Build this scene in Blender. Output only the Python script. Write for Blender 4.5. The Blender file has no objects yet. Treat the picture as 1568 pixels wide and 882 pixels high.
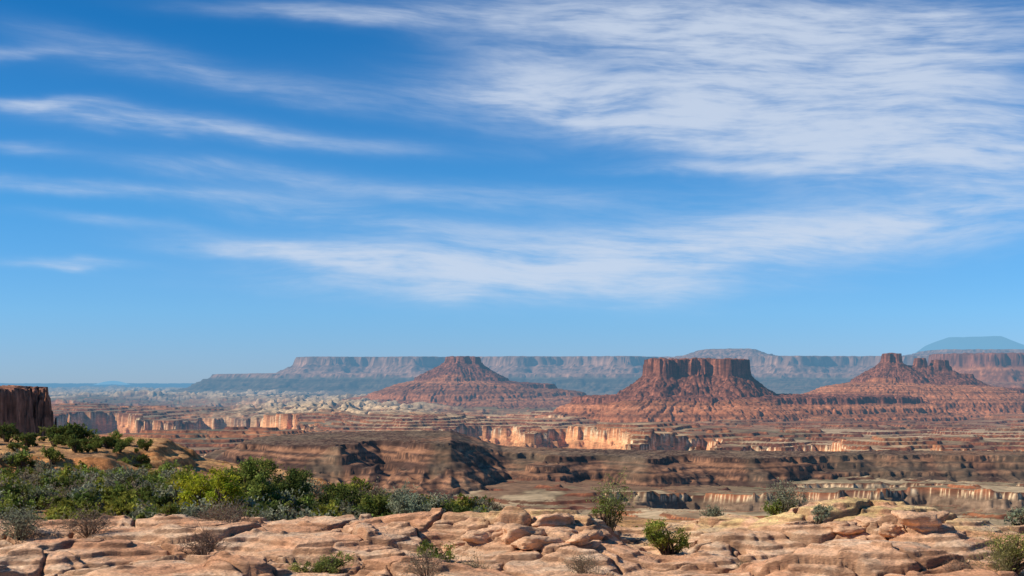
import bpy, math, numpy as np
from mathutils import Vector, noise as mnoise
F = 2154.0; HY = 585.0
def px2x(px, Y): return (px-784.0)/F*Y
def py2z(py, Y): return (HY-py)/F*Y
# ---------------------------------------------------------------- noise
def _h(ix, iy, s):
    n = (ix.astype(np.int64)*374761393 + iy.astype(np.int64)*668265263 + s*1442695041) & 0x7fffffff
    n = ((n ^ (n >> 13))*1274126177) & 0x7fffffff
    n = (n ^ (n >> 16)) & 0xffff
    return n
_TA = np.arange(65536)*(2*math.pi/65536.0); _TC = np.cos(_TA).astype(np.float32); _TS = np.sin(_TA).astype(np.float32)
def pn(x, y, s=0):
    x, y = np.broadcast_arrays(np.asarray(x, dtype=np.float64), np.asarray(y, dtype=np.float64))
    ix = np.floor(x); iy = np.floor(y)
    fx = (x-ix).astype(np.float32); fy = (y-iy).astype(np.float32)
    ix = ix.astype(np.int64); iy = iy.astype(np.int64)
    def g(a, b, dx, dy):
        t = _h(a, b, s); return _TC[t]*dx+_TS[t]*dy
    u = fx*fx*fx*(fx*(fx*6-15)+10); v = fy*fy*fy*(fy*(fy*6-15)+10)
    a = g(ix, iy, fx, fy); b = g(ix+1, iy, fx-1, fy)
    c = g(ix, iy+1, fx, fy-1); d = g(ix+1, iy+1, fx-1, fy-1)
    return (a+(b-a)*u + ((c+(d-c)*u)-(a+(b-a)*u))*v)*1.4
def n1d(v, s):
    return np.interp(v, np.arange(-400, 400, .25), pn(np.arange(-400, 400, .25), np.zeros(3200)+.5, s))
def fbm(x, y, o=4, s=0, gain=0.5):
    r = 0; a = 1.0; t = 0
    for i in range(o):
        r = r+a*pn(x*(2.03**i)+i*17.3, y*(2.03**i)-i*9.1, s+i); t += a; a *= gain
    return r/t*1.5
def ridged(x, y, o=4, s=0):
    r = 0; a = 1.0; t = 0
    for i in range(o):
        r = r+a*(1-np.abs(pn(x*(2.0**i)+i*7.3, y*(2.0**i)+i*3.1, s+i))*2); t += a; a *= 0.5
    return r/t
def worley(x, y, s=0):
    ix = np.floor(x).astype(np.int64); iy = np.floor(y).astype(np.int64)
    f1 = np.full(x.shape, 9.0, np.float32); f2 = f1.copy(); idn = np.zeros(x.shape, np.float32)
    for i in (-1, 0, 1):
        for j in (-1, 0, 1):
            h1 = _h(ix+i, iy+j, s); h2 = _h(ix+i, iy+j, s+99)
            d = np.hypot(ix+i+.1+.8*h1/65536.-x, iy+j+.1+.8*h2/65536.-y).astype(np.float32)
            c = d < f1
            f2 = np.where(c, f1, np.minimum(f2, d)); idn = np.where(c, _h(ix+i, iy+j, s+7)/65536., idn); f1 = np.where(c, d, f1)
    return f1, f2, idn
def ss(a, b, x):
    t = np.clip((x-a)/(b-a), 0, 1); return t*t*(3-2*t)
def sdf(poly, X, Y):
    d = np.full(X.shape, 1e30); ins = np.zeros(X.shape, bool); n = len(poly)
    for i in range(n):
        ax, ay = poly[i]; bx, by = poly[(i+1) % n]
        ex, ey = bx-ax, by-ay
        wx = X-ax; wy = Y-ay
        t = np.clip((wx*ex+wy*ey)/(ex*ex+ey*ey), 0, 1)
        d = np.minimum(d, (wx-ex*t)**2+(wy-ey*t)**2)
        c = ((ay > Y) != (by > Y))
        if ey != 0: ins ^= c & (X < ex*(Y-ay)/ey+ax)
    d = np.sqrt(d)
    return np.where(ins, -d, d)
def PP(lst): return [(px2x(p, Y), Y) for p, Y in lst]
# ---------------------------------------------------------------- mesh helpers
def link(ob):
    bpy.context.scene.collection.objects.link(ob); return ob
def mesh_np(name, V, Q, C=None, mat=None, smooth=True):
    me = bpy.data.meshes.new(name)
    V = np.ascontiguousarray(V, dtype=np.float32); Q = np.ascontiguousarray(Q, dtype=np.int32)
    me.vertices.add(len(V)); me.vertices.foreach_set('co', V.ravel())
    me.loops.add(Q.size); me.loops.foreach_set('vertex_index', Q.ravel())
    me.polygons.add(len(Q)); me.polygons.foreach_set('loop_start', np.arange(0, Q.size, 4, dtype=np.int32))
    if smooth: me.polygons.foreach_set('use_smooth', np.ones(len(Q), dtype=bool))
    me.update(calc_edges=True)
    if C is not None:
        a = me.color_attributes.new('Col', 'FLOAT_COLOR', 'POINT')
        cc = np.ones((len(V), 4), dtype=np.float32); cc[:, :3] = C
        a.data.foreach_set('color', cc.ravel())
    if mat: me.materials.append(mat)
    return me
def grid(name, X, Y, Z, C, mat, smooth=True):
    r, c = X.shape
    V = np.stack([X, Y, Z], -1).reshape(-1, 3)
    i = np.arange(r*c).reshape(r, c)
    Q = np.stack([i[:-1, :-1], i[:-1, 1:], i[1:, 1:], i[1:, :-1]], -1).reshape(-1, 4)
    return link(bpy.data.objects.new(name, mesh_np(name, V, Q, C.reshape(-1, 3), mat, smooth)))
def gnorm(X, Y, Z):
    P = np.stack([X, Y, Z], -1)
    u = np.gradient(P, axis=1); v = np.gradient(P, axis=0)
    n = np.cross(u, v); n /= np.linalg.norm(n, axis=-1, keepdims=True)+1e-9
    return n
def mixc(a, b, t):
    t = np.asarray(t)[..., None]; return a*(1-t)+np.asarray(b, dtype=float)*t
def full(c, X): return np.broadcast_to(np.array(c), X.shape+(3,))
# ---------------------------------------------------------------- materials
def nt(mat):
    mat.use_nodes = True; t = mat.node_tree; t.nodes.clear(); return t
def M(t, op, a, b=None, c=None, clamp=False):
    n = t.nodes.new('ShaderNodeMath'); n.operation = op; n.use_clamp = clamp
    for i, v in enumerate((a, b, c)):
        if v is None: continue
        if isinstance(v, (int, float)): n.inputs[i].default_value = v
        else: t.links.new(v, n.inputs[i])
    return n.outputs[0]
def NZ(t, vec, scale, detail=3, rough=0.6, dist=0.0):
    n = t.nodes.new('ShaderNodeTexNoise'); n.inputs['Scale'].default_value = scale
    n.inputs['Detail'].default_value = detail; n.inputs['Roughness'].default_value = rough
    n.inputs['Distortion'].default_value = dist
    t.links.new(vec, n.inputs['Vector']); return n.outputs['Fac']
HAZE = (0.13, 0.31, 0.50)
def land_mat(name, scales, amp=0.5, bump=0.0, bscale=1.0, haze=True, zs=1.0, bdist=0.05, hmax=1.0):
    m = bpy.data.materials.new(name); t = nt(m)
    out = t.nodes.new('ShaderNodeOutputMaterial'); b = t.nodes.new('ShaderNodeBsdfPrincipled')
    b.inputs['Roughness'].default_value = 0.95; b.inputs['Specular IOR Level'].default_value = 0.1
    at = t.nodes.new('ShaderNodeAttribute'); at.attribute_name = 'Col'
    g = t.nodes.new('ShaderNodeNewGeometry'); mp = t.nodes.new('ShaderNodeMapping')
    mp.inputs['Scale'].default_value = (1, 1, zs); t.links.new(g.outputs['Position'], mp.inputs['Vector'])
    f = None
    for s in scales:
        x = M(t, 'MULTIPLY_ADD', M(t, 'SUBTRACT', NZ(t, mp.outputs[0], s), 0.5), amp*4, 1.0)
        f = x if f is None else M(t, 'MULTIPLY', f, x)
    f = M(t, 'MAXIMUM', f, 0.25); f = M(t, 'MINIMUM', f, 1.6)
    vm = t.nodes.new('ShaderNodeVectorMath'); vm.operation = 'SCALE'
    t.links.new(at.outputs['Color'], vm.inputs[0]); t.links.new(f, vm.inputs['Scale'])
    t.links.new(vm.outputs[0], b.inputs['Base Color'])
    if bump > 0:
        bn = t.nodes.new('ShaderNodeBump'); bn.inputs['Strength'].default_value = bump
        bn.inputs['Distance'].default_value = bdist
        t.links.new(NZ(t, mp.outputs[0], bscale, 6, 0.65), bn.inputs['Height'])
        t.links.new(bn.outputs[0], b.inputs['Normal'])
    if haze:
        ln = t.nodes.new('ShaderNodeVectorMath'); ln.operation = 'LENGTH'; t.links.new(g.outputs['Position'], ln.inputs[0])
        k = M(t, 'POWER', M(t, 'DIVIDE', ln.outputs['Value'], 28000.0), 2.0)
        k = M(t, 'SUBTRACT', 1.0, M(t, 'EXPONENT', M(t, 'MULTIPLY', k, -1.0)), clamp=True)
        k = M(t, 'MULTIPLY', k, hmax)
        em = t.nodes.new('ShaderNodeEmission'); em.inputs['Color'].default_value = (*HAZE, 1)  # distance haze painted in as a glow mixed over the surface
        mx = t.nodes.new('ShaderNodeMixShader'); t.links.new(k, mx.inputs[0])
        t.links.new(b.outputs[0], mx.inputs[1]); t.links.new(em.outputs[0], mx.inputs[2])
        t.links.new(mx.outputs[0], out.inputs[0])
    else: t.links.new(b.outputs[0], out.inputs[0])
    return m
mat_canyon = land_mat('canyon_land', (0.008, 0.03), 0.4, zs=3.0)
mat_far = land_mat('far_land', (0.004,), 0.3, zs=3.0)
mat_rock = land_mat('slickrock', (0.6, 3.5, 14.0), 0.24, bump=1.0, bscale=5.0, haze=False, zs=4.0, bdist=0.08)
mat_soil = land_mat('rim_soil', (0.6, 4.0), 0.45, bump=1.0, bscale=3.0, haze=False, bdist=.1)
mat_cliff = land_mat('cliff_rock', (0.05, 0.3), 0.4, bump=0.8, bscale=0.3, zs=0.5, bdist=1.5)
def foliage_mat():
    m = bpy.data.materials.new('foliage'); t = nt(m)
    out = t.nodes.new('ShaderNodeOutputMaterial'); at = t.nodes.new('ShaderNodeAttribute'); at.attribute_name = 'Col'
    d = t.nodes.new('ShaderNodeBsdfDiffuse'); tr = t.nodes.new('ShaderNodeBsdfTranslucent')
    t.links.new(at.outputs['Color'], d.inputs[0]); t.links.new(at.outputs['Color'], tr.inputs[0])
    mx = t.nodes.new('ShaderNodeMixShader'); mx.inputs[0].default_value = 0.35
    t.links.new(d.outputs[0], mx.inputs[1]); t.links.new(tr.outputs[0], mx.inputs[2]); t.links.new(mx.outputs[0], out.inputs[0])
    return m
mat_fol = foliage_mat()
RED = np.array((.37, .13, .055)); DRED = np.array((.17, .06, .033)); CREAM = np.array((.72, .51, .29))
ORANGE = np.array((.72, .32, .135)); TAN = np.array((.36, .225, .12)); OLIVE = np.array((.15, .125, .06)); BROWN = np.array((.23, .13, .07))
# ---------------------------------------------------------------- main canyon terrain
def build_canyon():
    ys = np.concatenate([np.linspace(150, 2500, 12, endpoint=False), np.arange(2500, 6000, 8.5), np.arange(6000, 13500, 17.0), np.geomspace(13500, 160000, 280)])
    us = np.concatenate([-np.geomspace(2.5, .41, 50), np.linspace(-.4, .4, 1150), np.geomspace(.41, 2.5, 50)])
    U, Y = np.meshgrid(us, ys); X = U*Y; PX = 784+F*U
    B = np.interp(Y, [0, 9000, 20000, 32000, 60000, 160000], [-330, -330, -262, -215, -190, -180])
    B = B+45*ss(9300, 10800, Y)*(1-ss(480, 570, PX))*(1-ss(14000, 16500, Y))
    Z = B + 12*fbm(X/2500, Y/2500, 3, 3)
    f = fbm(X/1700, Y/1500, 6, 11)
    lev = f*6; fl = np.floor(lev); fr = lev-fl
    Z = Z + np.where(Y > 5200, 1, .5)*(fl+ss(0.82, 0.95, fr)*1.0+0.12*fr)*17
    wn1 = fbm(X/900, Y/900, 5, 21); wn2 = fbm(X/160, Y/160, 4, 31); wn3 = fbm(X/35, Y/35, 3, 41)
    # long stepped ridge in the middle distance
    pm = PP([(378, 5150), (395, 4850), (450, 4650), (520, 4450), (580, 4900), (640, 4600), (690, 4500), (735, 5000), (800, 5050), (850, 4750), (920, 5000), (1000, 4750), (1050, 5150),
             (1150, 4950), (1250, 5250), (1500, 5350), (1800, 5400), (1800, 5700), (1300, 5650), (1000, 5500), (740, 5500), (690, 5700), (520, 5800), (390, 5400)])
    d = sdf(pm, X, Y) + wn1*80 + wn2*60 + wn3*12
    da = np.maximum(0, d)*(1+.55*fbm(X/600, Y/600, 3, 56))+np.minimum(0, d)
    pA = np.interp(da, [-200, 0, 10, 60, 70, 150, 162, 270, 282, 400, 412, 600, 615, 850, 865, 1300],
                     [0, 0, -20, -26, -42, -48, -64, -69, -86, -91, -104, -111, -123, -130, -142, -165])
    pB = np.interp(da, [-200, 0, 10, 110, 125, 330, 345, 560, 800, 1300], [0, 0, -12, -42, -58, -88, -96, -118, -132, -165])
    kk = ss(-.15, .2, fbm(X/500, Y/500, 3, 57)); prof = pA*kk+pB*(1-kk)
    top = np.interp(PX, [370, 690, 770, 900, 1200, 1568], [-212, -196, -252, -262, -272, -280])
    gul = (np.abs(fbm(X/300, Y/700, 4, 55))*75+np.abs(pn(X/60, Y/260, 58))*20)*ss(10, 200, d)*(1-ss(700, 1200, d))
    hm = top+prof*1.05-gul*np.interp(PX, [700, 800], [1, .6])+wn3*2.5
    onmesa = hm > Z
    Z = np.maximum(Z, hm)
    NP = ([0, 8, 30, 40, 70, 200, 210, 420], [0, .32, .38, .62, .68, .86, .93, 1.0])
    def canyon(poly, depth, amp1=200, amp2=60, p=NP):
        s = -(sdf(PP(poly), X, Y) + wn1*amp1 + wn2*amp2 + wn3*9)
        return np.interp(s, p[0], p[1])*depth
    BP = ([0, 15, 50, 65, 130, 260], [0, .5, .57, .82, .9, 1])
    c1 = canyon([(680, 9000), (700, 10300), (800, 10300), (812, 8900), (870, 9200), (960, 8800), (972, 7400), (1010, 8100), (1095, 8200),
                 (1108, 7300), (1150, 7700), (1200, 7500), (1250, 7800), (1285, 7700), (1300, 6800), (1400, 7100), (1450, 6700), (1568, 6900), (1800, 7000), (1800, 6000), (1200, 5900), (900, 6000), (700, 7000)], 135, 90, 70, BP)
    c2 = canyon([(1230, 4760), (1400, 4850), (1560, 4700), (1900, 4700), (1900, 4400), (1500, 4400), (1330, 4600)], 62, 50, 45)
    c3 = canyon([(930, 4050), (1050, 4200), (1180, 4050), (1230, 4260), (1330, 4050), (1420, 4150), (1530, 3960), (1900, 4100), (1900, 3300), (1500, 3300), (1150, 3450), (960, 3750)], 75, 90, 80)
    c4 = canyon([(-400, 11500), (-50, 11200), (70, 10800), (110, 11800), (180, 12300), (215, 11300), (270, 10900), (310, 12000), (380, 11900), (420, 10800), (470, 10300), (510, 9300), (560, 8600), (420, 8300), (200, 8200), (-400, 8200)], 190, 200, 120, BP)
    c5 = canyon([(-600, 18000), (100, 17500), (360, 18500), (420, 15500), (200, 14500), (-600, 14500)], 110, 600, 150)
    c6 = canyon([(500, 13500), (720, 12600), (860, 11600), (760, 11300), (560, 11900), (470, 12700)], 80, 350, 110)
    c7 = canyon([(240, 6500), (330, 6700), (372, 6200), (372, 4700), (420, 4100), (100, 4100), (150, 6200)], 45, 250, 90)
    low = hm < -285
    cc = np.where(onmesa, 0, np.maximum.reduce([c1, c2, c3, c4, c5, c6, c7]))
    cc = np.maximum(cc, np.where(onmesa & low, np.maximum(c2, c3), 0))
    Z = Z-cc
    hz = np.exp(-((PX-520)/150)**2)*ss(10500, 12000, Y)*(1-ss(19000, 23000, Y)) + .9*ss(20000, 22000, Y)*(1-ss(36000, 42000, Y))*(1-ss(400, 620, PX))
    rg = ridged(X/500, Y/900, 5, 61)
    hum = hz*ss(.35, .6, rg)*(40+35*ss(.6, .8, rg))
    Z = Z+hum+wn3*1.5
    n = gnorm(X, Y, Z); sl = 1-np.clip(n[..., 2], 0, 1)
    pf = fbm(X/1400, Y/2600, 5, 71); pf2 = fbm(X/260, Y/700, 4, 81)
    C = mixc(full(TAN, X), BROWN, ss(-.25, .2, pf))
    C = mixc(C, OLIVE, ss(.0, .3, pf2+pf*.4)*.7)
    C = mixc(C, CREAM*.9, ss(.08, .3, -pf+.5*pf2)*.6)
    C = mixc(C, (.11, .11, .075), (1-ss(380, 620, PX))*ss(6000, 7500, Y)*ss(-.15, .2, pf2-.7*pf)*.6)  # cloud-shadow bands painted as dark olive patches on the left flats
    bf = np.exp(-((PX-770)/200)**2)*ss(8000, 9000, Y)*(1-ss(12500, 14500, Y))
    C = mixc(C, CREAM*np.array((.95, .85, .75)), bf*ss(-.35, .3, pf2+.1)*.85)
    C = mixc(C, (.30, .13, .065), ss(860, 1000, PX)*ss(9000, 10500, Y)*(1-ss(17000, 20000, Y))*.6)
    # pale cap rock along the canyon rims
    c1s = -(sdf(PP([(680, 9000), (812, 8900), (960, 8800), (972, 7500), (1300, 7000), (1800, 7000), (1800, 6000), (900, 6000)]), X, Y)+wn1*90)
    C = mixc(C, CREAM*np.array((1, .93, .85)), np.exp(-np.minimum(0, c1s+100)**2/500**2)*ss(-.2, .25, pf2)*.8*(Y > 5800)*(~onmesa))
    zz = Z+5*wn1+1.5*wn2
    st = n1d(zz/8, 91)+.6*n1d(zz/3.3, 92)
    S = mixc(full(RED, X), DRED, ss(-.3, .3, st)); S = mixc(S, ORANGE*.8, ss(.3, .6, -st)*.5)
    S = mixc(S, OLIVE, ss(.1, .5, pf2)*.3)
    C = mixc(C, S, ss(.004, .03, sl))
    mz = onmesa & (cc < 1)
    CS = mixc(full((.25, .12, .065), X), (.09, .047, .031), ss(-.25, .2, st)); CS = mixc(CS, (.42, .20, .10), ss(.15, .5, -st)*.5)
    CS = mixc(CS, (.17, .125, .075), ss(0, .4, pf2)*.5)
    CM = mixc(CS, (.27, .175, .10), (1-ss(.001, .012, sl))*.8)
    C = np.where(mz[..., None], CM, C)
    near = (1-ss(5000, 5700, Y))
    W = mixc(full(CREAM, X), ORANGE, ss(22, 40, cc+6*wn2)); W = mixc(W, RED, ss(90, 130, cc+12*wn2)*.7)
    Wn = mixc(full(CREAM*.95, X), (.22, .14, .085), ss(12, 22, cc+4*wn2)); W = W*(1-near[..., None])+Wn*near[..., None]  # near walls below the rim: shade painted in as dark grey-brown
    W = W*(1+.4*np.clip(st, -1, 1))[..., None]
    C = mixc(C, W, ss(1, 6, cc)*ss(.01, .05, sl))
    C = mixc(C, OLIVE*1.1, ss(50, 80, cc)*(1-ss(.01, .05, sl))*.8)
    rn = near*ss(1000, 1200, PX)*(1-ss(.002, .02, sl))*(~mz)
    C = mixc(C, (.30, .25, .14), rn*.55)
    C = mixc(C, CREAM*.85, near*(1-ss(.002, .02, sl))*ss(.0, .22, pf2-.3*pf)*.65*(~mz))
    C = mixc(C, CREAM*.85, np.clip(hum/35, 0, 1)*.85)
    C = mixc(C, (.2, .15, .11), (hz > .3)*(1-np.clip(hum/12, 0, 1))*.5)
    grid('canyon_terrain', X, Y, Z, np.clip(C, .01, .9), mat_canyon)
build_canyon()
# ---------------------------------------------------------------- buttes & mesas
def butte(name, x0, x1, y0, y1, step, caps, gs=1.0, seed=0, mat=None, topn=8, capcol=None, cliffh=100, floor=-480, body=RED, ter=16.):
    xs = np.arange(x0, x1, step); ys = np.arange(y0, y1, step*1.3)
    X, Y = np.meshgrid(xs, ys)
    w1 = fbm(X/(300*gs), Y/(300*gs), 4, seed+1); w2 = fbm(X/(70*gs), Y/(70*gs), 4, seed+2); w3 = fbm(X/(22*gs), Y/(22*gs), 3, seed+3)
    Z = np.full(X.shape, -1e9); D = np.full(X.shape, 1e9)
    for poly, ztop, (dd, dz) in caps:
        dd = list(dd)+[dd[-1]+400]; dz = list(dz)+[dz[-1]-450]
        d = sdf(poly, X, Y)+(w1*60+w2*26+w3*12)*gs
        pr = np.interp(d, dd, dz)
        ang = np.arctan2(Y-np.mean([p[1] for p in poly]), X-np.mean([p[0] for p in poly]))
        g = np.abs(pn(ang*14+w1*2, d/400/gs, seed+7))+.5*np.abs(pn(ang*33+w1*3, d/200/gs, seed+8))
        g = g*30*gs*ss(30*gs, 140*gs, d)
        z = ztop+pr-g+topn*(w2*gs*ss(0, 30, -d)*2 + w1)*.8
        Z = np.maximum(Z, z); D = np.minimum(D, d)
    q = Z/(ter*gs)+.8*w1; fl = np.floor(q); fr = q-fl
    Zt = (fl+.35*fr+.65*ss(.72, .95, fr)-.8*w1)*ter*gs
    Z = Z+(Zt-Z)*ss(25, 60, D)*.8
    Z = np.maximum(Z, floor)
    n = gnorm(X, Y, Z); sl = 1-np.clip(n[..., 2], 0, 1)
    zz = Z+5*w1*gs+3*w2
    st = n1d(zz/(11*gs), seed+11)+.7*n1d(zz/(4.5*gs), seed+12)
    C = mixc(full(body*1.15, X), body*.55, ss(-.15, .35, st)*.8)
    C = mixc(C, body*np.array((1.7, 1.9, 2.0)), ss(.2, .6, -st)*.5)
    C = mixc(C, np.array((.36, .20, .11)), (1-ss(.01, .07, sl))*.5)
    cc = DRED*1.3 if capcol is None else capcol
    K = full(cc, X)*(1+1.2*w3+.6*w2+.25*st)[..., None]
    C = mixc(C, K, (1-ss(cliffh*.3, cliffh*.45, D)))
    return grid(name, X, Y, Z, np.clip(C, .02, .9), mat or mat_canyon)
def rect(pl, pr, Y0, Y1, Yr=None):
    Yr = Yr or (Y0+Y1)/2
    a, b = px2x(pl, Yr), px2x(pr, Yr); return [(a, Y0), (b, Y0), (b, Y1), (a, Y1)]
def off(Y, lst): return [(px2x(p, Y), Y+o) for p, o in lst]
Yb = 12200
bp = off(Yb, [(986, -60), (1006, -200), (1030, -130), (1060, -190), (1085, -110), (1112, -220), (1140, -90), (1148, 120), (1090, 260), (1030, 220), (990, 90)])
pf_main = ([-60, 0, 8, 18, 40, 230, 250, 330, 480, 700], [0, -2, -80, -138, -155, -285, -315, -330, -380, -470])
skirt = off(Yb, [(905, -200), (980, -480), (1080, -560), (1180, -420), (1290, -250), (1420, 100), (1400, 500), (1000, 600), (880, 200)])
pf_sk = ([-600, -150, 0, 20, 150, 170, 330, 345, 600], [30, 10, 0, -50, -85, -120, -160, -185, -260])
butte('sandstone_butte', px2x(780, Yb), px2x(1500, Yb), Yb-1500, Yb+1200, 7.5, [(bp, py2z(550, Yb), pf_main), (skirt, py2z(608, Yb), pf_sk)], seed=100, topn=11, cliffh=110)
Yc = 17000
bp2 = off(Yc, [(680, -60), (700, -170), (728, -100), (734, 120), (690, 160)])
pf2 = ([-60, 0, 15, 35, 60, 330, 350, 560, 900], [0, -3, -75, -92, -110, -250, -285, -320, -450])
sk2 = off(Yc, [(650, -300), (760, -450), (850, 0), (770, 500), (610, 400)])
pf2s = ([-600, 0, 30, 350, 380, 700, 1000], [60, 0, -50, -90, -130, -180, -260])
butte('sandstone_butte', px2x(500, Yc), px2x(960, Yc), Yc-2000, Yc+1500, 10, [(bp2, py2z(546, Yc), pf2), (sk2, py2z(588, Yc), pf2s)], seed=200, topn=8, cliffh=110, body=RED*.9)
Yd = 14000
kn = rect(1354, 1378, Yd-60, Yd+80, Yd)
kr = off(Yd, [(1345, -30), (1400, -60), (1450, -50), (1455, 60), (1400, 80), (1345, 60)])
kr2 = off(Yd, [(1440, -30), (1486, -40), (1488, 60), (1440, 60)])
kt = rect(1404, 1416, Yd-40, Yd+60, Yd)
kt2 = rect(1428, 1448, Yd-40, Yd+60, Yd)
pfk = ([-40, 0, 10, 20, 50, 300, 320, 560, 900], [0, -2, -68, -92, -110, -255, -285, -320, -450])
pfr = ([-40, 0, 12, 25, 260, 290, 540, 900], [0, -2, -40, -50, -160, -185, -215, -340])
sk3 = off(Yd, [(1310, -200), (1400, -420), (1490, -250), (1620, 0), (1640, 500), (1300, 400)])
butte('sandstone_butte', px2x(1150, Yd), px2x(1850, Yd), Yd-1600, Yd+1300, 8, [(kn, py2z(541, Yd), pfk), (kr, py2z(560, Yd), pfr), (kr2, py2z(572, Yd), pfr),
       (kt, py2z(548, Yd), pfk), (kt2, py2z(551, Yd), pfk), (sk3, py2z(596, Yd), ([-600, 0, 25, 350, 380, 800], [30, 0, -50, -90, -130, -220]))], seed=300, topn=8, cliffh=80, gs=.8)
Ye = 18500
pe = off(Ye, [(1452, 900), (1445, 300), (1490, 100), (1530, -100), (1590, 0), (1700, -300), (2300, -200), (2300, 1600), (1500, 1500)])
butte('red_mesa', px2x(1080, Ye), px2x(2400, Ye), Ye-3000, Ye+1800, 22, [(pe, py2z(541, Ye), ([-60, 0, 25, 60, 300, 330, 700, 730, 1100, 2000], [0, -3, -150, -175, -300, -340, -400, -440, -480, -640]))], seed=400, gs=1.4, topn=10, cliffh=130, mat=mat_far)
Yf = 27000
pe = off(Yf, [(447, 300), (470, -100), (560, 200), (640, -200), (700, 300), (790, -500), (860, -200), (960, -700), (1010, 100), (1100, -200), (1200, -900), (1290, -400), (1400, -1000), (1568, -600), (2200, -1000), (2200, 4000), (450, 4000)])
pt = off(Yf+900, [(1085, 0), (1150, -200), (1160, 900), (1085, 900)])
pl = off(Yf, [(330, 0), (440, -900), (640, -1300), (1000, -1500), (2200, -1500), (2200, 3500), (335, 3500)])
pfp = ([-100, 0, 40, 90, 400, 440, 900, 1100, 1900], [0, -6, -150, -180, -300, -360, -430, -470, -640])
pr1 = off(Yf+1500, [(1440, 0), (1600, -200), (2200, 0), (2200, 2000), (1440, 2000)])
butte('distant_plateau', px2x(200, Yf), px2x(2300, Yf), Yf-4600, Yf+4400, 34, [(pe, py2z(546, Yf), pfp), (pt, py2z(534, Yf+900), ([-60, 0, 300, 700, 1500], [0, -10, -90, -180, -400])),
      (pr1, py2z(535, Yf+1500), ([-60, 0, 300, 700, 1500], [0, -60, -90, -180, -400])),
      (pl, py2z(573, Yf), ([-900, 0, 60, 400, 450, 900, 1600], [20, 0, -60, -150, -200, -300, -480]))], seed=500, gs=2.6, topn=3, capcol=np.array((.38, .19, .11)), cliffh=200, mat=mat_far, body=np.array((.14, .10, .055)))
def mountain(name, cpx, w, top, Yg, prof):
    xs = np.linspace(px2x(cpx-w*1.4, Yg), px2x(cpx+w*1.4, Yg), 220); ys = np.linspace(Yg-9000, Yg+9000, 70)
    X, Y = np.meshgrid(xs, ys); u = (F*X/Yg+784-cpx)/w; v = (Y-Yg)/8000
    h = np.interp(u, prof[0], prof[1])*np.exp(-v*v*3)+.05*fbm(X/4000, Y/4000, 5, 9)
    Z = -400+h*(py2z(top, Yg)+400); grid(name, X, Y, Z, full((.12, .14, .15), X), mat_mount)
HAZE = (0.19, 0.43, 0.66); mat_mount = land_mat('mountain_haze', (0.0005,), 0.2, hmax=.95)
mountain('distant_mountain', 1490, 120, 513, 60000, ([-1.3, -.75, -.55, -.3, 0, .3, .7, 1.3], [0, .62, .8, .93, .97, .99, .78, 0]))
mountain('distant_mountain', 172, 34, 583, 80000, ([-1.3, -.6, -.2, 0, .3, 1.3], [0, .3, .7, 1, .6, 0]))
Yg = 1200
pc = off(Yg, [(-290, -40), (-120, -60), (-50, -40), (-5, -40), (24, -20), (34, 30), (15, 90), (-290, 120)])
def build_cliff():
    xs = np.arange(px2x(-300, Yg), px2x(130, Yg), .7); ys = np.arange(Yg-110, Yg+160, .9); X, Y = np.meshgrid(xs, ys)
    w1 = fbm(X/22, Y/22, 4, 601); w2 = fbm(X/6, Y/6, 3, 602)
    wl = worley(X/13+w1, Y/13+.5*w2, 77)
    d = sdf(pc, X, Y)+w1*12+w2*2.5+(wl[2]-.5)*8
    dq = d+1.2*fbm(X/9, Y/9, 3, 609)
    Z = np.interp(dq, [-30, 0, 1.0, 2.4, 3.4, 5.0, 6.2, 60, 120], [0, -.8, -8, -11, -23, -27, -48, -78, -120])+py2z(594, Yg)+w1*2.5-(wl[2]-.5)*2.5
    st = n1d((Z+2*w1)/3, 605)
    K = full((.36, .16, .10), X)*(1+.7*w2+.5*w1+.5*st)[..., None]
    K = mixc(K, (.52, .27, .16), ss(.1, .4, w1+.3*st)*.6)
    K = mixc(K, (.14, .07, .05), ss(.15, .45, fbm(X/5, Y/5, 2, 612))*.7)
    grid('sandstone_cliff', X, Y, Z, np.clip(K, .02, .7), mat_cliff)
build_cliff()
# ---------------------------------------------------------------- near rim ground (vegetated)
def h_rim(X, Y):
    X = np.asarray(X, float); Y = np.asarray(Y, float)
    z = -4.75 - .045*np.maximum(0, X+14)-.012*(Y-45)*ss(-30, -5, X) + .25*fbm(X/9, Y/9, 3, 701)+.07*fbm(X/1.3, Y/1.3, 3, 702)
    z = z-ss(55, 80, Y)*1.2
    rimY = 64+5*fbm(X/12, X*0, 2, 703)
    q = np.maximum(0, Y-rimY-40*ss(-12, -26, X)); z = z-.9*q
    hp = [(-95, 93), (-60, 88), (-36, 89), (-28, 93), (-26.5, 103), (-30, 122), (-95, 130)]
    nz = fbm(X/5, Y/5, 4, 704)
    d = sdf(hp, X, Y)+2.4*nz
    hz = np.interp(d, [-20, -3, 0, 1, 2.0, 2.6, 6, 12, 30], [0.6, .05, -.15, -.7, -1.0, -1.7, -2.6, -3.6, -12])-4.75+.16*fbm(X/2, Y/2, 4, 705)
    return np.maximum(z, hz)
def build_rim():
    xs = np.arange(-95, 60, .2); ys = np.arange(41, 140, .2); X, Y = np.meshgrid(xs, ys)
    Z = np.maximum(h_rim(X, Y), -70)
    n = gnorm(X, Y, Z); sl = 1-n[..., 2]
    f = fbm(X/3, Y/3, 4, 710)
    C = mixc(full((.56, .30, .12), X), (.36, .19, .09), ss(-.15, .25, f))
    st = n1d((Z+.1*f)/.22, 711)
    C = mixc(C, (.62, .25, .085), ss(.03, .15, sl)*.85); C = C*(1-.4*ss(0, .5, st)*ss(.03, .15, sl))[..., None]
    grid('mesa_rim_ground', X, Y, Z, C, mat_soil)
build_rim()
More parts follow.
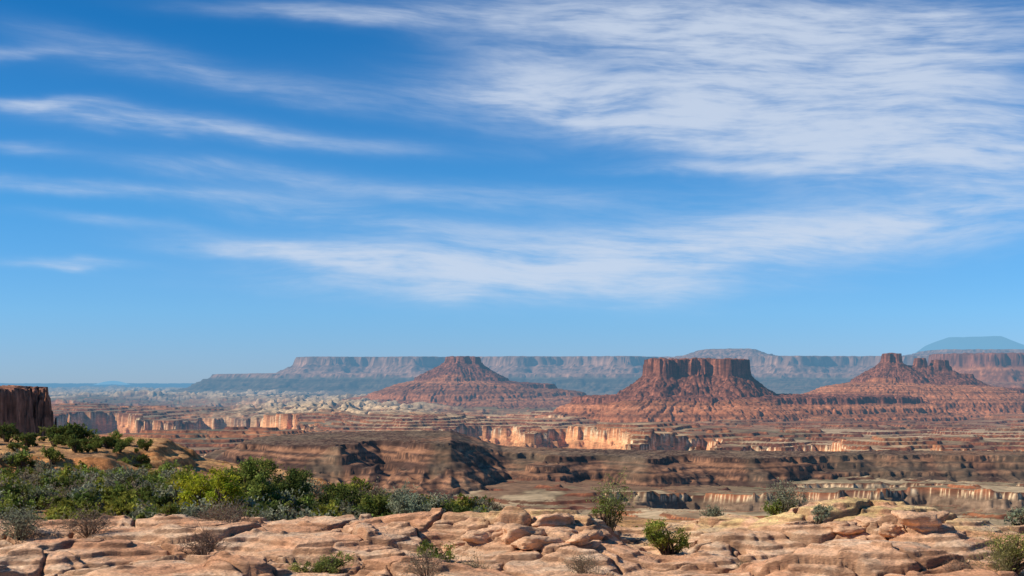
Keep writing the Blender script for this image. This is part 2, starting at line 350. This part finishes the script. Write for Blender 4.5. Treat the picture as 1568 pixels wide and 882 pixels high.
# ---------------------------------------------------------------- foreground slickrock
def outcrop(X, Y):
    a = np.exp(-(((X-px2x(805, 37))/1.8)**2+((Y-36.4)/2.1)**2)**2.2)
    b = np.exp(-(((X-px2x(1395, 37))/1.3)**2+((Y-36.5)/1.2)**2)**2)*.8
    c = np.exp(-(((X-px2x(470, 32))/2.2)**2+((Y-33.5)/.9)**2)**2)*.4
    return np.clip(a+b+c, 0, 1)
def h_fg(X, Y):
    X = np.asarray(X, float); Y = np.asarray(Y, float)
    b = -4.20+.40*fbm(X/5.5, Y/3.5, 3, 801)
    def bump(cpx, Yc_, rx, ry, h): return h*np.exp(-(((X-px2x(cpx, Yc_))/rx)**2+((Y-Yc_)/ry)**2)**1.6)
    b = b+bump(770, 38.8, 3.0, 2.2, .42)+bump(1250, 40, 3.6, 2.4, .5)+bump(560, 39, 4.5, 2.5, .28)+bump(250, 38, 3.5, 2.5, .26)+bump(1400, 36.5, 2.2, 1.6, .28)
    b = b-bump(985, 38, .9, 4, .4)-bump(600, 33, 2.5, .9, .25)+bump(350, 30, 5, 2, .2)+bump(100, 33, 3, 1.2, .3)-bump(1010, 32, 3, 1.5, .25)+bump(1300, 31, 4, 1.2, .3)-bump(1150, 35.5, 3, 1, .2)-bump(200, 35.5, 3.5, .8, .2)
    wx = X+1.3*fbm(X/3, Y/3, 3, 803); wy = Y+1.1*fbm(X/3, Y/3, 3, 804)
    b = b+.28*fbm(wx/3.0, wy/1.8, 4, 805)
    oc = outcrop(X, Y)
    f1, f2, cid = worley(wx/.95, wy/.75, 831)
    g1, g2, gid = worley(wx/2.6+7, wy/1.7+3, 833)
    b = b+oc*(cid-.35)*.5+(1-oc)*(gid-.5)*.20+oc*.15
    b = b-oc*(.26*np.exp(-((f2-f1)/.10)**2)+.12*f1*f1)-(1-oc)*(.16*np.exp(-((g2-g1)/.04)**2)+.10*g1*g1)
    stp = .19
    sw = .8*fbm(X/4, Y/4, 3, 806)
    q = b/stp+sw; fl = np.floor(q); fr = q-fl
    z = (fl+.25*fr+.75*ss(.82, .98, fr)-sw)*stp
    z = z*.55+.45*b
    z = z+.02*fbm(X/.4, Y/.35, 3, 811)+.03*n1d(b/.045, 815)*oc
    e = 42.2+.8*fbm(X/4, X*0, 2, 812)
    z = z-.6*np.maximum(0, Y-e)*ss(0, 1.5, Y-e)
    return z
def build_fg():
    xs = np.concatenate([np.arange(-60, -17, .4), np.arange(-17, 17, .032), np.arange(17, 60, .4)])
    ys = np.concatenate([np.arange(-30, 24, .5), np.arange(24, 44, .035), np.arange(44, 52, .2)])
    X, Y = np.meshgrid(xs, ys); Z = h_fg(X, Y)
    n = gnorm(X, Y, Z); sl = 1-n[..., 2]
    f = fbm(X/4, Y/2.5, 4, 820); f2 = fbm(X/.8, Y/.6, 4, 821)
    C = mixc(full((.76, .44, .25), X), (.68, .34, .18), ss(-.2, .35, f+.3*f2))
    C = mixc(C, (.82, .58, .37), ss(.1, .5, f2-f)*.6)
    yel = np.exp(-(((X-px2x(1260, 40))/4.4)**2+((Y-40.2)/2.0)**2))+np.exp(-(((X-px2x(815, 38))/1.6)**2+((Y-39.0)/1.1)**2))*.8
    C = mixc(C, (.82, .60, .24), np.clip(yel*1.2, 0, 1)*ss(-.3, .3, f2+.2)*.8)
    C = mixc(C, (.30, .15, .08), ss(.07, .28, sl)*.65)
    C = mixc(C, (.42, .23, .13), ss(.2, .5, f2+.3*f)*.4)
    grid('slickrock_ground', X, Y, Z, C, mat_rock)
build_fg()
# ---------------------------------------------------------------- boulders
def boulder(px, Y, w, dpt, h, rot, seed, sink=.3, col=(.52, .28, .17)):
    nu, nv = 64, 36; V = []; r0 = np.random.default_rng(seed)
    u = np.linspace(0, 2*math.pi, nu, endpoint=False); v = np.linspace(-math.pi/2, math.pi/2, nv)
    e = .62; ofs = r0.uniform(-50, 50, 3); sk = r0.uniform(-.35, .35, 2)
    sp = lambda x: math.copysign(abs(x)**e, x)
    for b in v:
        for a in u:
            x = sp(math.cos(b))*sp(math.cos(a)); y = sp(math.cos(b))*sp(math.sin(a)); z = sp(math.sin(b))
            p = Vector((x, y, z))
            nn = mnoise.fractal(p*.8+Vector(ofs), 1.0, 2.0, 5)*.42
            s = 1+nn-.06+.04*math.sin(z*8+seed)
            V.append(((x*s+sk[0]*z)*w/2, (y*s+sk[1]*z)*dpt/2, z*(1+nn*.9)*h/2))
    V = np.array(V); i = np.arange(nu*nv).reshape(nv, nu); j = np.roll(i, -1, 1)
    Q = np.stack([i[:-1], j[:-1], j[1:], i[1:]], -1).reshape(-1, 4)
    C = np.broadcast_to(np.array(col), V.shape)*(1+.12*np.sin(V[:, 2:3]*28+seed))
    ob = link(bpy.data.objects.new('sandstone_boulder', mesh_np('boulder', V, Q, C, mat_rock)))
    x = px2x(px, Y); ob.location = (x, Y, float(h_fg(np.array([x]), np.array([Y]))[0])+h*(.5-sink)); ob.rotation_euler = (r0.uniform(-.2, .2), r0.uniform(-.2, .2), rot)
for a in [(800, 35.2, 1.15, .9, .56, .3), (862, 35.0, .95, .8, .5, -.2), (755, 35.6, .8, .7, .42, .1), (825, 34.4, 1.0, .7, .38, .5), (785, 36.6, 1.1, .9, .5, .1), (845, 36.6, 1.2, .9, .55, -.1),
          (905, 36.0, .6, .6, .36, .2), (845, 38.0, 1.2, 1.0, .5, .2), (730, 35.2, .7, .6, .3, .4), (885, 34.4, .5, .5, .26, 1.0), (700, 36.4, .9, .8, .32, .3),
          (1405, 35.4, 1.0, .8, .5, .2), (1366, 35.6, .6, .5, .36, .7), (1290, 37.0, .9, .7, .36, .1), (1432, 36.4, .7, .6, .4, 1.1), (1340, 37.6, 1.2, .8, .36, .2), (915, 34.6, .35, .35, .2, .1), (1230, 37.8, 1.0, .7, .3, .4)]:
    boulder(*a, seed=int(a[0]*3+a[1]), col=(.70, .41, .235))
# ---------------------------------------------------------------- plants
def tube(p, r, col, ns=4):
    p = np.array(p); n = len(p); V = []
    for i in range(n):
        t = p[min(i+1, n-1)]-p[max(i-1, 0)]; t = t/(np.linalg.norm(t)+1e-9)
        a = np.cross(t, (0.3, .9, .1)); a /= np.linalg.norm(a)+1e-9; b = np.cross(t, a)
        for k_ in range(ns):
            an = 2*math.pi*k_/ns; V.append(p[i]+r[i]*(math.cos(an)*a+math.sin(an)*b))
    i = np.arange(n*ns).reshape(n, ns); j = np.roll(i, -1, 1)
    return np.array(V), np.stack([i[:-1], j[:-1], j[1:], i[1:]], -1).reshape(-1, 4), np.tile(col, (n*ns, 1))
def cat(parts):
    V = []; Q = []; C = []; o = 0
    for v, q, c in parts: V.append(v); Q.append(q+o); C.append(c); o += len(v)
    return np.concatenate(V), np.concatenate(Q), np.concatenate(C)
def leafy(seed, w, h, nc, nl, ls, base, var=.35, clump=.2, bark=(.16, .11, .08), flat=1.0, trunk=.05):
    r = np.random.default_rng(seed); parts = []
    base = np.array(base)
    lob = [(r.uniform(-.32, .32)*w, r.uniform(-.3, .3)*w, r.uniform(.3, .8)*h) for _ in range(5)]
    for c in range(nc):
        L = lob[r.integers(5)]
        dv = r.normal(size=3); dv /= np.linalg.norm(dv); rr = r.uniform(.3, 1)**.5
        ce = np.array([L[0]+dv[0]*rr*w*.24, L[1]+dv[1]*rr*w*.24, max(.06*h, L[2]+dv[2]*rr*h*.34)])
        ce[2] = min(ce[2], h*.95)
        m0 = np.array([ce[0]*.35+r.normal()*.04*w, ce[1]*.35+r.normal()*.04*w, ce[2]*.45])
        if c % 2 == 0 or r.random() < .2:
            parts.append(tube([(0, 0, -.15), m0, ce+dv*clump*w*.25], [trunk*w*.6, trunk*w*.35, trunk*w*.08], np.array(bark)))
        cr = clump*w*r.uniform(.3, .75)
        P = ce+r.normal(size=(nl, 3))*cr*np.array([.55, .55, .42*flat])
        P[:, 2] = np.maximum(P[:, 2], .01)
        a = r.normal(size=(nl, 3)); a /= np.linalg.norm(a, axis=1)[:, None]
        b = np.cross(a, r.normal(size=(nl, 3))); b /= np.linalg.norm(b, axis=1)[:, None]
        s = ls*r.uniform(.5, 1.3, (nl, 1)); sb = s*r.uniform(.3, .6, (nl, 1))
        V = np.stack([P-a*s, P-b*sb, P+a*s, P+b*sb], 1).reshape(-1, 3)
        Q = np.arange(nl*4).reshape(-1, 4)
        cb = base*(1+var*r.uniform(-1, 1))*np.array([1+var*.4*r.uniform(-1, 1), 1, 1])
        C = np.repeat(np.clip(cb*(1+.3*r.uniform(-1, 1, (nl, 1))), .005, .6), 4, 0)
        parts.append((V, Q, C))
    return cat(parts)
def twiggy(seed, w, h, nb, col, leaf=None, nl=0, ls=.02, rad=.008):
    r = np.random.default_rng(seed); parts = []
    for i in range(nb):
        az = r.uniform(0, 2*math.pi); sp = r.uniform(.1, 1)**.7
        end = np.array([math.cos(az)*sp*w/2, math.sin(az)*sp*w/2, h*(1-.55*sp*sp)*r.uniform(.6, 1)])
        mid = end*np.array([.4, .4, .55])+r.normal(size=3)*.04*w
        cc = np.array(col)*r.uniform(.6, 1.3)
        parts.append(tube([(0, 0, -.1), mid, end], [rad, rad*.8, rad*.35], cc, 3))
        for k_ in range(5):
            t = r.uniform(.3, 1); s0 = mid*(1-t)+end*t; e2 = s0+r.normal(size=3)*np.array([.12, .12, .1])*w+np.array([0, 0, .06*h])
            parts.append(tube([s0, (s0+e2)/2+r.normal(size=3)*.01*w, e2], [rad*.6, rad*.5, rad*.25], cc, 3))
            if nl:
                P = e2+r.normal(size=(nl, 3))*.04*w; a = r.normal(size=(nl, 3)); a /= np.linalg.norm(a, axis=1)[:, None]
                b = np.cross(a, r.normal(size=(nl, 3))); b /= np.linalg.norm(b, axis=1)[:, None]
                V = np.stack([P-a*ls, P-b*ls*.45, P+a*ls, P+b*ls*.45], 1).reshape(-1, 3)
                parts.append((V, np.arange(nl*4).reshape(-1, 4), np.repeat(np.array(leaf)*r.uniform(.6, 1.4, (nl, 1)), 4, 0)))
    V, Q, C = cat(parts); V[:, 2] = np.maximum(V[:, 2], -.12); return V, Q, C
GREEN = (.20, .23, .05); YGREEN = (.42, .42, .035); DGREEN = (.11, .135, .035); SAGE = (.28, .29, .18); DRY = (.30, .21, .15)
def hz(x, y):
    a = np.array([x]); b = np.array([y])
    return float(max(h_fg(a, b)[0], h_rim(a, b)[0] if y > 43 else -99))
def place(name, arr, px, Y, rot=0.0):
    V, Q, C = arr; ob = link(bpy.data.objects.new(name, mesh_np(name, V, Q, C, mat_fol, False)))
    x = px2x(px, Y); ob.location = (x, Y, hz(x, Y)-.03); ob.rotation_euler = (0, 0, rot); return ob
def s(pxw, Y): return pxw/F*Y
place('juniper_tree', leafy(1, s(100, 47), s(104, 47), 70, 110, .055, YGREEN, clump=.17), 322, 47)
place('juniper_tree', leafy(2, s(75, 50), s(78, 50), 60, 100, .055, GREEN, clump=.18), 412, 50)
place('juniper_tree', leafy(3, s(75, 52), s(76, 52), 60, 100, .055, DGREEN, clump=.18), 458, 54)
place('juniper_tree', leafy(4, s(90, 54), s(72, 54), 60, 100, .06, GREEN, clump=.18), 375, 56)
place('juniper_tree', leafy(5, s(84, 50), s(60, 50), 60, 100, .05, DGREEN, clump=.18), 515, 52)
place('sagebrush', leafy(6, s(95, 50), s(66, 50), 60, 90, .05, SAGE, clump=.17), 650, 48)
place('sagebrush', twiggy(7, s(50, 50), s(86, 50), 22, SAGE, SAGE, 8, .04, .01), 622, 49)
place('juniper_tree', leafy(8, s(66, 50), s(58, 50), 50, 90, .05, GREEN, clump=.18), 585, 51)
place('juniper_tree', leafy(9, s(66, 50), s(54, 50), 50, 90, .05, DGREEN, clump=.18), 692, 49)
place('cliffrose_shrub', twiggy(10, s(62, 43), s(105, 43), 26, (.2, .17, .1), (.26, .29, .09), 7, .03, .01), 937, 40.5)
place('cliffrose_shrub', leafy(101, s(66, 43), s(46, 43), 26, 60, .035, GREEN, clump=.18), 925, 40.8)
place('blackbrush', leafy(11, s(78, 35), s(62, 35), 60, 100, .03, (.26, .28, .05), clump=.18), 1027, 35.5)
place('blackbrush', twiggy(12, s(66, 42), s(56, 42), 34, (.2, .17, .12), SAGE, 7, .03, .009), 1205, 40.8)
place('blackbrush', leafy(13, s(50, 42), s(35, 42), 30, 70, .035, GREEN, clump=.18), 1195, 41.2)
place('blackbrush', leafy(14, s(42, 38), s(42, 38), 30, 70, .03, SAGE, clump=.18), 1252, 37.5)
place('blackbrush', leafy(15, s(88, 31), s(38, 31), 46, 90, .026, (.24, .26, .07), clump=.15), 490, 30.8)
place('blackbrush', leafy(16, s(66, 34), s(50, 34), 46, 90, .03, (.20, .24, .05), clump=.18), 668, 34)
place('dry_shrub', twiggy(17, s(70, 30), s(52, 30), 50, DRY, (.32, .26, .16), 3, .02, .007), 655, 29.5)
place('dry_shrub', twiggy(18, s(84, 33), s(52, 33), 50, (.22, .15, .11), None, 0, rad=.009), 310, 32.8)
place('dry_shrub', twiggy(19, s(84, 38), s(42, 38), 60, DRY, (.3, .23, .15), 3, .025, .009), 135, 37)
place('dry_shrub', twiggy(20, s(70, 32), s(30, 32), 46, DRY, (.27, .23, .12), 4, .02, .007), 722, 32)
place('dry_shrub', twiggy(21, s(60, 32), s(36, 32), 46, DRY, (.27, .23, .14), 4, .02, .007), 893, 32)
place('dry_shrub', twiggy(22, s(80, 38), s(52, 38), 60, (.22, .19, .14), SAGE, 6, .03, .009), 30, 37)
place('dry_shrub', twiggy(23, s(100, 39), s(36, 39), 60, DRY, (.3, .25, .17), 3, .025, .009), 345, 39)
place('rabbitbrush', leafy(24, s(84, 30), s(76, 30), 56, 90, .024, (.30, .28, .07), clump=.18), 1548, 30.2)
place('rabbitbrush', twiggy(241, s(90, 30), s(80, 30), 46, (.3, .25, .12), (.3, .27, .09), 5, .02, .006), 1535, 30)
place('dry_shrub', twiggy(25, s(70, 29), s(34, 29), 46, (.34, .23, .16), None, 0, rad=.006), 1475, 29.3)
place('dry_shrub', twiggy(26, s(30, 34), s(22, 34), 26, (.26, .2, .12), None, 0, rad=.006), 1140, 34)
protos = [leafy(300+i, 1.0, .62, 28, 40, .05, c, clump=.2) for i, c in enumerate([GREEN, DGREEN, (.16, .19, .045), SAGE, (.28, .28, .05), (.24, .25, .05)])]
protos += [twiggy(310+i, 1.0, .6, 34, c, l, 5, .04, .012) for i, (c, l) in enumerate([(DRY, (.28, .22, .14)), ((.22, .19, .13), SAGE)])]
parts = []; r = np.random.default_rng(77)
def addp(x, y, sc, k_=None):
    k_ = r.integers(len(protos)) if k_ is None else k_
    V, Q, C = protos[k_]; a = r.uniform(0, 6.28); R = np.array([[math.cos(a), -math.sin(a), 0], [math.sin(a), math.cos(a), 0], [0, 0, 1]])
    z = float(h_rim(np.array([x]), np.array([y]))[0])
    if y < 44: z = max(z, float(h_fg(np.array([x]), np.array([y]))[0]))
    parts.append(((V@R.T)*sc*np.array([1, 1, r.uniform(.8, 1.3)])+np.array([x, y, z]), Q, C*r.uniform(.75, 1.25)))
n = 0
while n < 280:
    y = r.uniform(43, 62); px = r.uniform(-60, 760); x = px2x(px, y)
    addp(x, y, r.uniform(.6, 1.8)*(1.0 if px < 480 else .9)); n += 1
n = 0
while n < 190:
    y = r.uniform(60, 91); px = r.uniform(-60, 262); x = px2x(px, y)
    if fbm(np.array([x/6]), np.array([y/6]), 2, 5)[0] < -.12: continue
    addp(x, y, r.uniform(.6, 1.7), r.choice([0, 0, 1, 1, 2, 3, 4, 6])); n += 1
for i in range(34): y = r.uniform(93, 112); addp(px2x(r.uniform(-20, 225), y), y, r.uniform(.6, 1.5), r.integers(0, 3))
for px, y, sc in [(95, 104, 2.3), (125, 105, 2.9), (108, 103, 2.6), (42, 99, 1.8), (165, 100, 1.7), (85, 103, 2.0), (10, 102, 1.9)]: addp(px2x(px, y), y, sc, 1)
for i in range(110): y = r.uniform(43, 52); px = r.uniform(740, 1680); addp(px2x(px, y), y, r.uniform(.5, 1.0)+(.55 if px > 1400 else 0))
V, Q, C = cat(parts); link(bpy.data.objects.new('desert_scrub', mesh_np('desert_scrub', V, Q, C, mat_fol, False)))
# ---------------------------------------------------------------- sky
sun_dir = Vector((-1.0, -.16, .74)).normalized()
w = bpy.data.worlds.new('World'); bpy.context.scene.world = w; w.use_nodes = True; t = w.node_tree; t.nodes.clear()
out = t.nodes.new('ShaderNodeOutputWorld'); bg = t.nodes.new('ShaderNodeBackground'); bg.inputs['Strength'].default_value = .13
sky = t.nodes.new('ShaderNodeTexSky'); sky.sky_type = 'NISHITA'; sky.sun_disc = False
sky.sun_elevation = math.asin(sun_dir.z); sky.sun_rotation = math.atan2(sun_dir.x, sun_dir.y)
sky.air_density = 1.0; sky.dust_density = .2; sky.ozone_density = 1.5; sky.altitude = 1800
tc = t.nodes.new('ShaderNodeTexCoord'); sep = t.nodes.new('ShaderNodeSeparateXYZ'); t.links.new(tc.outputs['Generated'], sep.inputs[0])
az = M(t, 'ARCTAN2', sep.outputs[0], sep.outputs[1]); el = M(t, 'ARCSINE', sep.outputs[2])
rp = t.nodes.new('ShaderNodeValToRGB'); e01 = M(t, 'MULTIPLY', el, 1/.35, clamp=True); t.links.new(e01, rp.inputs[0])
els = rp.color_ramp.elements; els[0].position = 0; els[0].color = (.33, .50, .90, 1); els[1].position = 1; els[1].color = (.045, .42, .76, 1)
for p_, c_ in [(.05, (.33, .53, .93, 1)), (.14, (.31, .60, .98, 1)), (.35, (.21, .62, .97, 1)), (.7, (.07, .50, .86, 1))]:
    q = els.new(p_); q.color = c_
mul = t.nodes.new('ShaderNodeVectorMath'); mul.operation = 'MULTIPLY'; t.links.new(sky.outputs[0], mul.inputs[0]); t.links.new(rp.outputs[0], mul.inputs[1])
def comb(x, y, z=0.0):
    c = t.nodes.new('ShaderNodeCombineXYZ')
    for i, v in enumerate((x, y, z)):
        if isinstance(v, (int, float)): c.inputs[i].default_value = v
        else: t.links.new(v, c.inputs[i])
    return c.outputs[0]
wv = NZ(t, comb(M(t, 'MULTIPLY', az, 4), M(t, 'MULTIPLY', el, 9)), 1.0, 2, .5)
wv = M(t, 'MULTIPLY', M(t, 'SUBTRACT', wv, .5), .05)
el2 = M(t, 'ADD', M(t, 'ADD', el, wv), M(t, 'MULTIPLY', az, .05))
n1 = NZ(t, comb(M(t, 'MULTIPLY', az, 9), M(t, 'MULTIPLY', el2, 60), 3.1), 1.0, 5, .6, .2)
n2 = NZ(t, comb(M(t, 'MULTIPLY', az, 26), M(t, 'MULTIPLY', el2, 210), 7.7), 1.0, 4, .65, .1)
n3 = NZ(t, comb(M(t, 'MULTIPLY', az, 8), M(t, 'MULTIPLY', el2, 20), 1.7), 1.0, 4, .6)
blobs = [(960, 25, 290, 34, -3, .8), (1270, 125, 330, 75, -4, 1.2), (900, 168, 240, 36, -5, .95), (1430, 235, 260, 55, -3, 1.0), (1330, 45, 330, 45, 0, .8), (800, 105, 110, 40, -10, .4), (1100, 180, 250, 40, -4, .5),
         (920, 392, 400, 50, 1, .95), (1400, 340, 330, 36, 4, .9), (470, 387, 190, 15, -3, .85), (520, 332, 190, 17, -4, .55), (760, 440, 350, 30, -1, .55), (1060, 258, 150, 10, 0, .5),
         (230, 190, 170, 14, -3, .75), (330, 122, 220, 22, -5, .5), (60, 161, 90, 10, -1, .8), (330, 258, 170, 15, -4, .5), (120, 289, 240, 11, -1, .65), (500, 20, 190, 15, 0, .65),
         (115, 403, 85, 7, -2, .7), (450, 217, 260, 14, -2, .45), (170, 340, 130, 9, -3, .4), (20, 83, 70, 9, 4, .5), (150, 70, 150, 18, -8, .35), (700, 295, 320, 18, -2, .45), (30, 230, 60, 8, 0, .5)]
acc = None
wa = M(t, 'MULTIPLY', M(t, 'SUBTRACT', n3, .5), .022)
elw = M(t, 'ADD', el, wa)
for (px, py, rx, ry, ang, st_) in blobs:
    a0 = math.atan((px-784)/F); e0 = math.atan((HY-py)/F*math.cos(a0)); ca, sa = math.cos(math.radians(ang)), math.sin(math.radians(ang))
    U_ = M(t, 'MULTIPLY_ADD', az, ca*F/rx, M(t, 'MULTIPLY_ADD', elw, sa*F/rx, -(a0*ca+e0*sa)*F/rx))
    V_ = M(t, 'MULTIPLY_ADD', elw, ca*F/ry, M(t, 'MULTIPLY_ADD', az, -sa*F/ry, -(e0*ca-a0*sa)*F/ry))
    r2 = M(t, 'MULTIPLY_ADD', U_, U_, M(t, 'MULTIPLY', V_, V_))
    gz = M(t, 'POWER', .42, r2)
    acc = M(t, 'MULTIPLY_ADD', gz, st_, acc if acc is not None else 0.0)
acc = M(t, 'MINIMUM', acc, 1.2)
nn = M(t, 'ADD', M(t, 'MULTIPLY', M(t, 'SUBTRACT', n1, .5), 1.8), M(t, 'MULTIPLY', M(t, 'SUBTRACT', n2, .5), .8))
nn = M(t, 'ADD', nn, M(t, 'MULTIPLY', M(t, 'SUBTRACT', n3, .5), 1.0))
dn = M(t, 'MULTIPLY', acc, M(t, 'ADD', nn, .62), clamp=True)
haze_c = M(t, 'MULTIPLY', acc, .14)
mr = t.nodes.new('ShaderNodeMapRange'); mr.interpolation_type = 'SMOOTHSTEP'; t.links.new(dn, mr.inputs[0]); mr.inputs[1].default_value = .0; mr.inputs[2].default_value = 1.0; mr.inputs[3].default_value = 0; mr.inputs[4].default_value = .66
fac = M(t, 'ADD', mr.outputs[0], haze_c, clamp=True)
mx = t.nodes.new('ShaderNodeMix'); mx.data_type = 'RGBA'; t.links.new(fac, mx.inputs[0]); t.links.new(mul.outputs[0], mx.inputs[6]); mx.inputs[7].default_value = (4.9, 5.5, 6.5, 1)
t.links.new(mx.outputs[2], bg.inputs['Color']); t.links.new(bg.outputs[0], out.inputs[0])
# ---------------------------------------------------------------- sun, camera
L = bpy.data.lights.new('sun', 'SUN'); L.energy = 5.0; L.angle = math.radians(.5); L.color = (1, .93, .82)
lo = link(bpy.data.objects.new('sun', L)); lo.rotation_euler = (-sun_dir).to_track_quat('-Z', 'Y').to_euler()
cam = bpy.data.cameras.new('camera'); co = link(bpy.data.objects.new('camera', cam)); co.location = (0, 0, 0); co.rotation_euler = (math.pi/2, 0, 0)
cam.sensor_width = 36; cam.lens = 36*F/1568; cam.shift_y = (HY-441)/1568; cam.clip_start = .1; cam.clip_end = 400000
sc = bpy.context.scene; sc.camera = co
sc.view_settings.view_transform = 'Standard'; sc.view_settings.look = 'None'; sc.view_settings.exposure = 0
